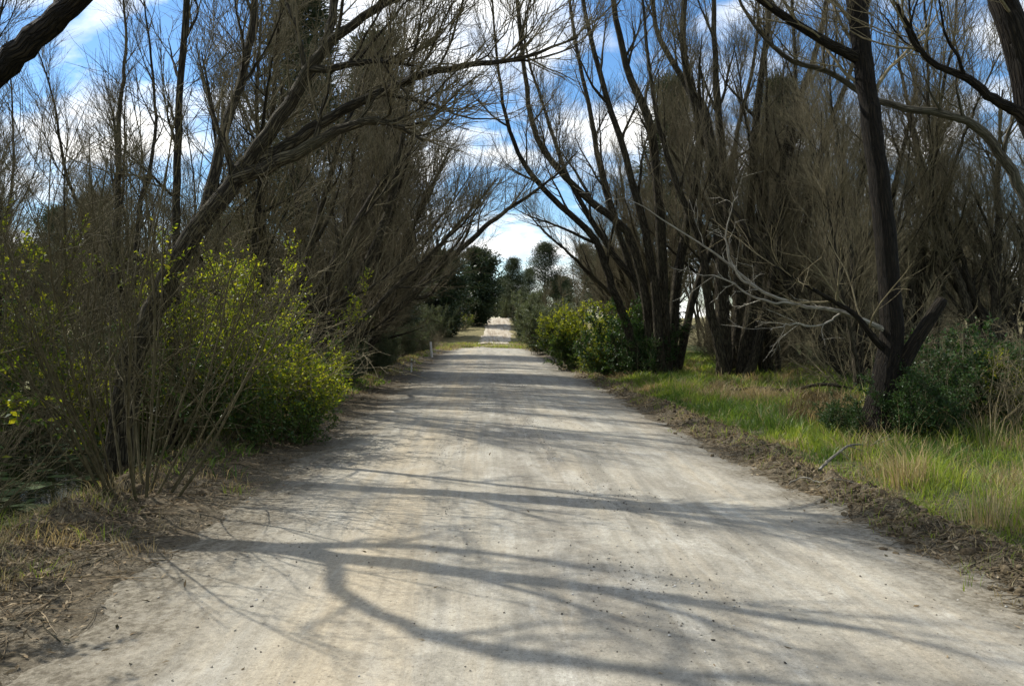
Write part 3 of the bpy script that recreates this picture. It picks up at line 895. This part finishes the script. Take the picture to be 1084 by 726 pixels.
g = np.random.default_rng(61)
ptsR = scatter(g, 40, lambda x, y: x > 8.6 + .02 * y and x < .70 * y + 2.0 and (y > 17 or x > 10), (8.5, 40, 13, 62), 2.6)
for x, y in sorted(ptsR, key=lambda p: p[1]):
    place(BACK[int(g.integers(4))], x, y, g.uniform(0, 6.28), g.uniform(.75, 1.15), 'slender bare tree deep among the stems of the right hand wood', 'slender trees of the right hand wood')
ptsL = scatter(g, 34, lambda x, y: x > -.66 * y - 2.5 and x < -7.2 and (y > 21 or x < -12.5), (-40, -7, 12, 62), 2.6)
for x, y in sorted(ptsL, key=lambda p: p[1]):
    place(BACK[int(g.integers(4))], x, y, g.uniform(0, 6.28), g.uniform(.7, 1.05), 'slender bare tree in the wet thicket behind the left bushes', 'slender trees of the left thicket')

# ------------------------------------------------------------------ shrubs


def shrub(name, seed, n, L, spread, var, up, r, twn, twL, bmat, tmat, leaf=None, per=0, size=.04, width=.5, jit=.1, cat='bush', t0=.25, brn=7, brL=.55):
    g = np.random.default_rng(seed)
    root = empty(name); root['category'] = cat
    a = g.uniform(0, 6.28, n); d = spread * np.sqrt(g.random(n))
    P = np.stack([d * np.cos(a), d * np.sin(a), np.full(n, -.08)], -1)
    D = np.stack([np.cos(a) * var * g.random(n) + g.normal(0, .12, n), np.sin(a) * var * g.random(n) + g.normal(0, .12, n), np.ones(n)], -1)
    q = grow(g, P, D, g.uniform(L * .55, L * 1.1, n), 8, up, jit * .7)
    rr = taper(g.uniform(r * .6, r * 1.2, n), .004, 8)
    st = MB(); tubes(st, q, rr, 6)
    P, D, rp, t = spawn(g, q, rr, brn, t0, 1, 22, 60, .15)
    b = grow(g, P, D, brL * L * .55 * (1.15 - .7 * t) * g.uniform(.5, 1.3, len(P)), 5, up, jit)
    tubes(st, b, taper(np.clip(rp * .55, .003, .012), .0028, 5), 4)
    P, D, rp, t = spawn(g, b, taper(np.full(len(b), .005), .003, 5), twn, .1, 1, 20, 60, .1)
    tw = grow(g, P, D, twL * g.uniform(.4, 1.3, len(P)), 3, up * .5, jit)
    tubes(st, tw, taper(np.full(len(P), .0033), .0018, 3), 3)
    st.build('stems', bmat, root)
    if per:
        lm = MB()
        P, D, rp, t = spawn(g, tw, taper(np.full(len(tw), .002), .002, 3), per, .05, 1, 25, 85, .2)
        D[:, 2] -= .1
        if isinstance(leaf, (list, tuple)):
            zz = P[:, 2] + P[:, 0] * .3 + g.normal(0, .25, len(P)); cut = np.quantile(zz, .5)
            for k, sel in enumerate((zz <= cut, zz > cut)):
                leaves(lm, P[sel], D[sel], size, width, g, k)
        else:
            leaves(lm, P, D, size, width, g)
        lm.build('foliage', leaf, root, smooth=False)
    return root


FAN = shrub('bare_shrub', 71, 20, 4.1, .32, .85, .05, .016, 6, .5, M_TWIGO, M_TWIGO, cat='shrub', t0=.2, brn=9, brL=.6, jit=.09)
TANG = shrub('bare_shrub', 72, 22, 2.6, .7, 1.2, .02, .012, 7, .35, M_TWIG, M_TWIG, cat='shrub', t0=.1, brn=9, brL=.8, jit=.16)
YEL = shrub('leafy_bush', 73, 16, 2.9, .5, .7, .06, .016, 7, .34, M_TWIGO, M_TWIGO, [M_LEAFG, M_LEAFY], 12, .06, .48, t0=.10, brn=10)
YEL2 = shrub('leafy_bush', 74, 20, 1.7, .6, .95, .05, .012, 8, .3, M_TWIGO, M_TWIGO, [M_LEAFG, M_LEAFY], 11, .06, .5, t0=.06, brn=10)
DARK = shrub('leafy_bush', 75, 22, 1.9, .65, .8, .06, .014, 9, .28, M_TWIG, M_TWIG, M_LEAFD, 9, .072, .5, t0=.05, brn=10)
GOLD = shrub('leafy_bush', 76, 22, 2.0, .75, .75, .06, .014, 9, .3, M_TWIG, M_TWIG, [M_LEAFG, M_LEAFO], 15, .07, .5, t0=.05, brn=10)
GREY = shrub('leafy_bush', 77, 22, 2.3, .8, .75, .06, .014, 9, .34, M_TWIG, M_TWIG, M_LEAFGREY, 16, .08, .4, t0=.03, brn=11)

place(FAN, -3.42, 8.0, .4, 1.0, 'fan of thin bare brown stems on the left bank beside the pond')
place(FAN, -5.2, 6.9, 2.5, .8, 'low fan of bare stems at the left edge over the pond', 'bare shrubs on the left bank')
place(FAN, -4.6, 10.6, 4.1, 1.1, 'fan of bare stems rising between the pond and the tall yellow green bush', 'bare shrubs on the left bank')
place(TANG, -6.6, 9.4, 0.3, .9, 'tangle of bare twigs over the pond water at the left edge', 'bare shrubs on the left bank')
place(TANG, -3.9, 12.2, 2.3, 1.15, 'tangle of bare twigs behind the tall yellow green bush', 'bare shrubs on the left bank')

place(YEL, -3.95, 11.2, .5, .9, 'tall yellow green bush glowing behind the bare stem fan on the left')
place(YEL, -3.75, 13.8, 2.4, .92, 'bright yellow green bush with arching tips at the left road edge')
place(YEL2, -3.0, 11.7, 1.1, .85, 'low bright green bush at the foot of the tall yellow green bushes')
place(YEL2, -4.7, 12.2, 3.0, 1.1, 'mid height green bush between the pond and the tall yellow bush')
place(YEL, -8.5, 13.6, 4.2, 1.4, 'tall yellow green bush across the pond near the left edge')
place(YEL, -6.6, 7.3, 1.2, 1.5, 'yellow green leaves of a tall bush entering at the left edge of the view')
place(BACK[1], -10.2, 13.2, 1.0, .8, 'slender bare tree nearest the left edge, rising behind the pond', 'slender trees behind the pond')
place(BACK[3], -9.4, 16.6, 2.0, .85, 'slender bare multi stemmed tree behind the pond', 'slender trees behind the pond')
place(BACK[3], -12.4, 17.5, 4.0, .9, 'slender bare multi stemmed tree behind the pond', 'slender trees behind the pond')
place(YEL2, -3.7, 17.6, 5.0, .7, 'small green bush under the nearest willow of the left row')
place(GREY, -3.9, 21.5, 1.0, .55, 'low dull green bush under the left row beyond the yellow bushes')
place(GREY, -3.7, 27.0, 2.0, .55, 'low dull green bush beside the thin stake on the left')
place(GREY, -4.2, 34, 3.0, .65, 'dull green bush between the thin stake and the white post')

for x, y, sc in ((-9.6, 15.5, 1.2), (-12, 19, 1.3), (-8.3, 19.5, 1.1), (-14.5, 22, 1.5), (-10.5, 25, 1.3), (-17, 27, 1.5)):
    place(DARK, x, y, x, sc, 'dark leafy undergrowth bush in the shade beyond the pond', 'dark bushes beyond the pond')
place(DARK, 4.9, 27.0, .3, 1.35, 'dark glossy green bush on the right road edge before the big willow')
place(DARK, 5.3, 25.8, 2.3, .8, 'lower dark green bush at the foot of the big fanning willow')
place(GOLD, 4.1, 30.5, .8, 1.25, 'gold green bush left of the dark glossy bush on the right')
place(GOLD, 4.3, 27.6, 2.8, .62, 'low gold green bush under the dark glossy bush at the road edge')
place(GREY, 3.9, 48, 4.0, 1.25, 'round grey green bush on the right where the road bends')
place(TANG, 7.7, 11.5, 1.9, .75, 'tangle of bare twigs beside the dark ivy bush at the right')
place(DARK, 6.6, 11.9, 1.3, .7, 'dark ivy covered bush right of the single dark trunk')
place(DARK, 8.4, 13.0, 4.3, .85, 'dark leafy bush at the right edge behind the ivy bush')
place(DARK, 5.5, 11.75, 2.0, .36, 'small dark ivy sprig left of the base of the single dark trunk')
place(DARK, 6.25, 11.35, 5.3, .5, 'small dark ivy clump at the foot of the single dark trunk')
place(YEL2, 8.9, 11.8, 2.0, .8, 'mid green bush cut by the right edge of the view')

g = np.random.default_rng(81)
for x, y in sorted(scatter(g, 16, lambda x, y: x > -.62 * y - 2 and (y > 14.5 or x < -9), (-13, -5.6, 9.5, 34), 1.7), key=lambda p: p[1]):
    place(TANG, x, y, g.uniform(0, 6.28), g.uniform(.9, 1.4), 'bare brown undergrowth shrub in the shade of the left thicket', 'undergrowth shrubs of the left thicket')
for x, y in sorted(scatter(g, 17, lambda x, y: x < .68 * y + 1.5 and x > 7.2 + .05 * y, (7.5, 24, 14.5, 46), 1.9), key=lambda p: p[1]):
    place(TANG, x, y, g.uniform(0, 6.28), g.uniform(.8, 1.3), 'bare brown undergrowth shrub between the stems of the right hand wood', 'undergrowth shrubs of the right hand wood')

# ------------------------------------------------------------------ evergreens and pines


def conifer(name, seed, Ht, wid, nb, clumps, per, nl, nw, lmat, bare=.15, round_=False, cat='tree', droop=0.0):
    g = np.random.default_rng(seed)
    root = empty(name); root['category'] = cat
    tk = MB(); n = 12
    tp = np.stack([g.normal(0, .06, n), g.normal(0, .06, n), np.linspace(-.2, Ht * .97, n)], -1)
    tr = np.linspace(.016 * Ht, .03, n); tubes(tk, tp[None], tr[None], 8)
    t = bare + (1 - bare) * (np.arange(nb) + g.random(nb)) / nb
    s = (t - bare) / (1 - bare)
    L = wid * (np.sqrt(np.clip(1 - (2 * s - .95) ** 2, .06, 1)) if round_ else (1 - s) ** .75 * np.clip(.55 + s * 2, 0, 1) + .06) * g.uniform(.6, 1.2, nb)
    az = g.uniform(0, 6.28, nb)
    P = np.stack([np.interp(t * Ht, tp[:, 2], tp[:, 0]), np.interp(t * Ht, tp[:, 2], tp[:, 1]), t * Ht], -1)
    D = np.stack([np.cos(az), np.sin(az), g.uniform(-.1, .55, nb) + .5 * s], -1)
    q = grow(g, P, D, L, 6, .04 - droop, .09); tubes(tk, q, taper(np.interp(t, [0, 1], [.008 * Ht, .015]), .01, 6), 5)
    tk.build('trunk', M_BARKD, root)
    C, D2, _, tt = spawn(g, q, taper(np.full(nb, .02), .01, 6), clumps, .25, 1, 10, 70, .2)
    C = C + D2 * g.uniform(0, .16 * wid, (len(C), 1))
    sig = .09 * wid
    k = len(C)
    pos = np.repeat(C, per, 0) + g.normal(0, 1, (k * per, 3)) * sig * np.array([1, 1, .6])
    d = norm(pos - np.repeat(C, per, 0)) + np.repeat(D2, per, 0) * .6 + g.normal(0, .35, (k * per, 3))
    lm = MB(); leaves(lm, pos, d, nl, nw, g); lm.build('crown', lmat, root, smooth=False)
    return root


PINE = conifer('pine_tree', 91, 13, 4.8, 80, 10, 30, .34, .2, M_NEED, .2)
PINE2 = conifer('pine_tree', 92, 12, 4.0, 70, 9, 30, .34, .2, M_NEED, .28)
EVER = conifer('evergreen_tree', 93, 9, 3.4, 95, 12, 30, .32, .5, M_EVER, .03, True)
CASU = conifer('casuarina_tree', 94, 17, 3.8, 75, 11, 40, .42, .13, M_NEEDG, .15)

place(EVER, -.6, 104, .3, 1.02, 'dark round evergreen left of the pale far stretch of road')
place(EVER, -4.6, 90, 2.3, 1.0, 'dark evergreen between the round evergreen and the end of the left row')
place(EVER, -8.5, 74, 4.3, 1.0, 'dark evergreen behind the last willow of the left row')
place(PINE2, 5.2, 132, .5, .80, 'open crowned pine standing right above the pale far road')
place(PINE, 9.4, 118, 1.5, .84, 'broad dark pine right of the open crowned pine at the road end')
place(PINE, 14.5, 112, 2.5, .8, 'dark pine behind the small bare willow at the bend')
place(PINE2, -1.2, 146, 3.5, .72, 'pine behind the dark round evergreen at the road end')
for i, (x, y, sc) in enumerate([(-14, 150, .8), (-7, 158, .7), (4.6, 150, .8), (9, 152, .7), (15, 150, .8), (22, 155, .9), (28, 140, .9), (-22, 150, .95)]):
    place((EVER, PINE)[i % 2], x, y, i * 1.9, sc, 'dark evergreen on the skyline beyond the end of the road', 'evergreens on the skyline')
g = np.random.default_rng(97)
for i in range(20):
    yy = 30 + 1.75 * i
    place((TANG, GREY)[i % 3 == 2], .6 - 4.1 - g.uniform(0, .9) - (.6 if yy > 58 else 0) - (.9 if 28 < yy < 46 else 0), yy, g.uniform(0, 6), g.uniform(.45, .8), 'low roadside brush under the far part of the left row', 'brush along the left road edge')
for i, (x, y, sc) in enumerate([(.6, 146, 1.7), (5.4, 140, 1.6), (3.6, 160, 2.0), (8, 142, 1.8), (-3, 140, 1.8)]):
    place(GREY, x, y, i * 2.1, sc, 'grey green scrub on the crest where the far track ends', 'scrub on the crest')
for i, (x, y, sc) in enumerate([(-5.2, 86, 1.5), (-3.4, 92, 1.4), (-2.6, 98, 1.2), (-6.8, 80, 1.5), (-4.4, 100, 1.6), (-8.5, 76, 1.6), (-7.2, 92, 1.7)]):
    place((GREY, TANG, YEL2)[i % 3], x, y, i * 1.7, sc, 'roadside scrub below the dark round evergreen left of the far track', 'scrub left of the far track')
for i, (x, y, sc) in enumerate([(5.4, 92, 1.3), (5.2, 102, 1.2), (7.2, 96, 1.7), (6.8, 108, 1.8), (4.6, 84, .9)]):
    place((GREY, GREY, TANG)[i % 3], x, y, i * 1.3, sc, 'grey green scrub close along the right side of the far track', 'scrub right of the far track')
place(GREY, 5.2, 60, 1.0, 1.3, 'grey green bush on the right bank just past the bend')
place(GREY, 6.0, 74, 2.0, 1.5, 'grey green bush right of the pale far road')
place(GREY, 9.5, 84, 3.0, 1.6, 'grey green bush below the broad dark pine')
place(CASU, -6.2, 47, 1.0, 1.08, 'tall grey green feathery conifer rising behind the left row')
place(CASU, -7.0, 31, 2.6, .86, 'grey green feathery conifer behind the middle of the left row')
place(CASU, 9.6, 40, 4.0, .80, 'dark feathery conifer behind the big fanning willow on the right')
place(CASU, 14.0, 37, 5.0, .74, 'dark feathery conifer behind the thick stemmed clump on the right')
for i, (x, y, sc) in enumerate([(4.2, 78, .5), (5.0, 66, .55), (7.4, 76, .6)]):
    place(BACK[i], x + 2.2, y, i * 1.3, sc, ['small grey bare tree left of the far pines beyond the bend', 'small grey bare tree behind the grey green bush', 'small grey bare tree before the broad dark pine'][i], 'small bare trees beyond the bend')
g = np.random.default_rng(95)
for k, (x, y) in enumerate(sorted(scatter(g, 44, lambda x, y: abs(x) > 15 and abs(x) < .8 * y, (-95, 95, 62, 115), 5.0), key=lambda p: p[1])):
    left = x < 0
    place((EVER, PINE, EVER, EVER)[k % 4], x, y, g.uniform(0, 6.28), g.uniform(.7, 1.1), 'dark far evergreen glimpsed through the %s' % ('left thicket' if left else 'right hand wood'), 'far evergreens behind the %s' % ('left thicket' if left else 'right hand wood'))

# ------------------------------------------------------------------ posts and fallen wood


def post(x, y, h, w, lean, label):
    o = empty('roadside_post', (x, y, H(x, y))); tag(o, label, 'post')
    m = MB(); z = np.array([-.2, 0, h * .5, h - .02, h])
    pts = np.stack([lean * z, .3 * lean * z, z], -1); tubes(m, np.concatenate([pts, pts[-1:] + [0, 0, .004]])[None], np.array([[w, w, w * .97, w * .95, w * .8, 0]]), 8)
    m.build('shaft', M_POST, o)
    c = MB(); tubes(c, np.array([[(lean * h * .72, 0, h * .72), (lean * h * .9, 0, h * .9)]]), np.full((1, 2), w * 1.06), 8)
    c.build('weathered_band', M_DEAD, o)


post(-2.75, 44, .85, .065, -.08, 'short white wooden post at the left road edge')
post(-2.65, 30, .5, .03, .04, 'thin pale stake at the left edge, nearer than the white post')


def stick(name, pts, r, mat, label, cat, seed, tw=5):
    g = np.random.default_rng(seed); p = np.array(pts, float); b = p[0].copy()
    q, rr = smooth_line(p - b, r, 22); q = q + g.normal(0, .004, q.shape)
    o = tag(empty(name, b), label, cat)
    m = MB(); tubes(m, q[None], rr[None], 7); m.build('stem', mat, o)
    P, D, rp, t = spawn(g, q[None], rr[None], tw, .3, 1, 30, 60, .6)
    a = grow(g, P, D, g.uniform(.1, .35, len(P)), 4, .02, .15); ar = taper(np.clip(rp * .6, .002, .02), .0015, 4)
    for i in range(len(a)):
        m = MB(); tubes(m, a[i:i + 1], ar[i:i + 1], 5); m.build('side_twig', mat, o)


G = lambda px, y, dz: (lambda w: (w[0], y, H(w[0], y) + dz))(W(px, 400, y))
stick('fallen_branch', [G(868, 9.0, .03), G(880, 9.25, .16), G(900, 9.8, .2), G(925, 10.4, .17), G(948, 10.9, .2)], [.02, .017, .014, .012, .007], M_DEAD, 'pale crooked dead branch lying across the soil berm below the dark trunk', 'branch', 5)
stick('fallen_branch', [G(836, 8.5, .02), G(852, 8.42, .03), G(868, 8.3, .03), G(882, 8.0, .04)], [.008, .009, .007, .004], M_DEAD, 'thin pale stick lying at the foot of the soil berm on the road', 'branch', 6, 3)
stick('fallen_log', [G(770, 19.5, .06), G(806, 19.2, .17), G(835, 19.25, .16), G(872, 18.9, .22), G(915, 18.8, .12)], [.03, .04, .042, .045, .03], M_BARK, 'grey fallen log lying across the grass behind the dead branch', 'log', 7, 6)
stick('fallen_branch', [(-6.6, 8.9, -.3), (-5.9, 8.6, -.2), (-5.2, 8.2, -.32), (-4.7, 7.9, -.3)], [.05, .045, .04, .02], M_BARKD, 'dark drowned branch lying in the pond at the left edge', 'branch', 8, 6)

# ------------------------------------------------------------------ sky and sun
AZ, EL = R(55), R(45)                                    # sun ahead and to the left
sv = Vector((-math.sin(AZ) * math.cos(EL), math.cos(AZ) * math.cos(EL), math.sin(EL)))
sun = bpy.data.objects.new('sun', bpy.data.lights.new('sun', 'SUN')); COL.objects.link(sun)
sun.rotation_euler = sv.to_track_quat('Z', 'Y').to_euler()
sun.location = (-30, 30, 40)
sun.data.energy = 4.6; sun.data.angle = R(.53); sun.data.color = (1, .955, .88)

wd = bpy.data.worlds.new('World'); S.world = wd; wd.use_nodes = True
nt = wd.node_tree; nt.nodes.clear()
N = nt.nodes.new; Lk = nt.links.new
sky = N('ShaderNodeTexSky'); sky.sky_type = 'NISHITA'; sky.sun_disc = False; sky.sun_elevation = EL; sky.sun_rotation = -AZ
sky.air_density = 1.0; sky.dust_density = .2; sky.ozone_density = 3.0
tc = N('ShaderNodeTexCoord'); sp = N('ShaderNodeSeparateXYZ'); Lk(tc.outputs['Generated'], sp.inputs[0])


def mth(op, a, b=0.0, clamp=False):
    x = N('ShaderNodeMath'); x.operation = op; x.use_clamp = clamp
    for s_, v in zip(x.inputs, (a, b)):
        if hasattr(v, 'is_output'):
            Lk(v, s_)
        else:
            s_.default_value = v
    return x.outputs[0]


def wramp(fac, stops):
    x = N('ShaderNodeValToRGB'); Lk(fac, x.inputs[0]); e = x.color_ramp.elements
    while len(e) < len(stops):
        e.new(.5)
    for k, (p, c) in zip(e, stops):
        k.position = p; k.color = (*c, 1)
    return x.outputs[0]


def wmix(f, a, b):
    x = N('ShaderNodeMix'); x.data_type = 'RGBA'
    for s_, v in zip((x.inputs[0], x.inputs[6], x.inputs[7]), (f, a, b)):
        if hasattr(v, 'is_output'):
            Lk(v, s_)
        else:
            s_.default_value = (*v, 1) if isinstance(v, tuple) else v
    return x.outputs[2]


hz = mth('ADD', mth('MAXIMUM', sp.outputs[2], 0.0), .22)
cmb = N('ShaderNodeCombineXYZ'); Lk(mth('DIVIDE', sp.outputs[0], hz), cmb.inputs[0]); Lk(mth('DIVIDE', sp.outputs[1], hz), cmb.inputs[1]); cmb.inputs[2].default_value = 2.9
nz = N('ShaderNodeTexNoise'); Lk(cmb.outputs[0], nz.inputs['Vector']); nz.inputs['Scale'].default_value = 2.1; nz.inputs['Detail'].default_value = 8
nz.inputs['Roughness'].default_value = .55; nz.inputs['Distortion'].default_value = .25
nz2 = N('ShaderNodeTexNoise'); Lk(cmb.outputs[0], nz2.inputs['Vector']); nz2.inputs['Scale'].default_value = 4.5; nz2.inputs['Detail'].default_value = 6
cov = wramp(nz.outputs['Fac'], [(.45, (0, 0, 0)), (.60, (1, 1, 1))])
ccol = wramp(nz2.outputs['Fac'], [(.35, (8.2, 8.6, 9.2)), (.6, (13.4, 13.2, 12.6))])
hs = N('ShaderNodeHueSaturation'); hs.inputs['Saturation'].default_value = 1.2; hs.inputs['Value'].default_value = 1.2; Lk(sky.outputs[0], hs.inputs['Color'])
bg = N('ShaderNodeBackground'); bg.inputs['Strength'].default_value = .1
Lk(wmix(cov, hs.outputs[0], ccol), bg.inputs['Color'])
wo = N('ShaderNodeOutputWorld'); Lk(bg.outputs[0], wo.inputs['Surface'])

S.view_settings.view_transform = 'Standard'; S.view_settings.look = 'None'; S.view_settings.exposure = .5; S.view_settings.gamma = 1
S.render.engine = 'CYCLES'
S.cycles.use_light_tree = False
S.cycles.max_bounces = 4; S.cycles.diffuse_bounces = 2; S.cycles.glossy_bounces = 2; S.cycles.transmission_bounces = 2
S.cycles.caustics_reflective = False; S.cycles.caustics_refractive = False
S.cycles.sample_clamp_indirect = 4
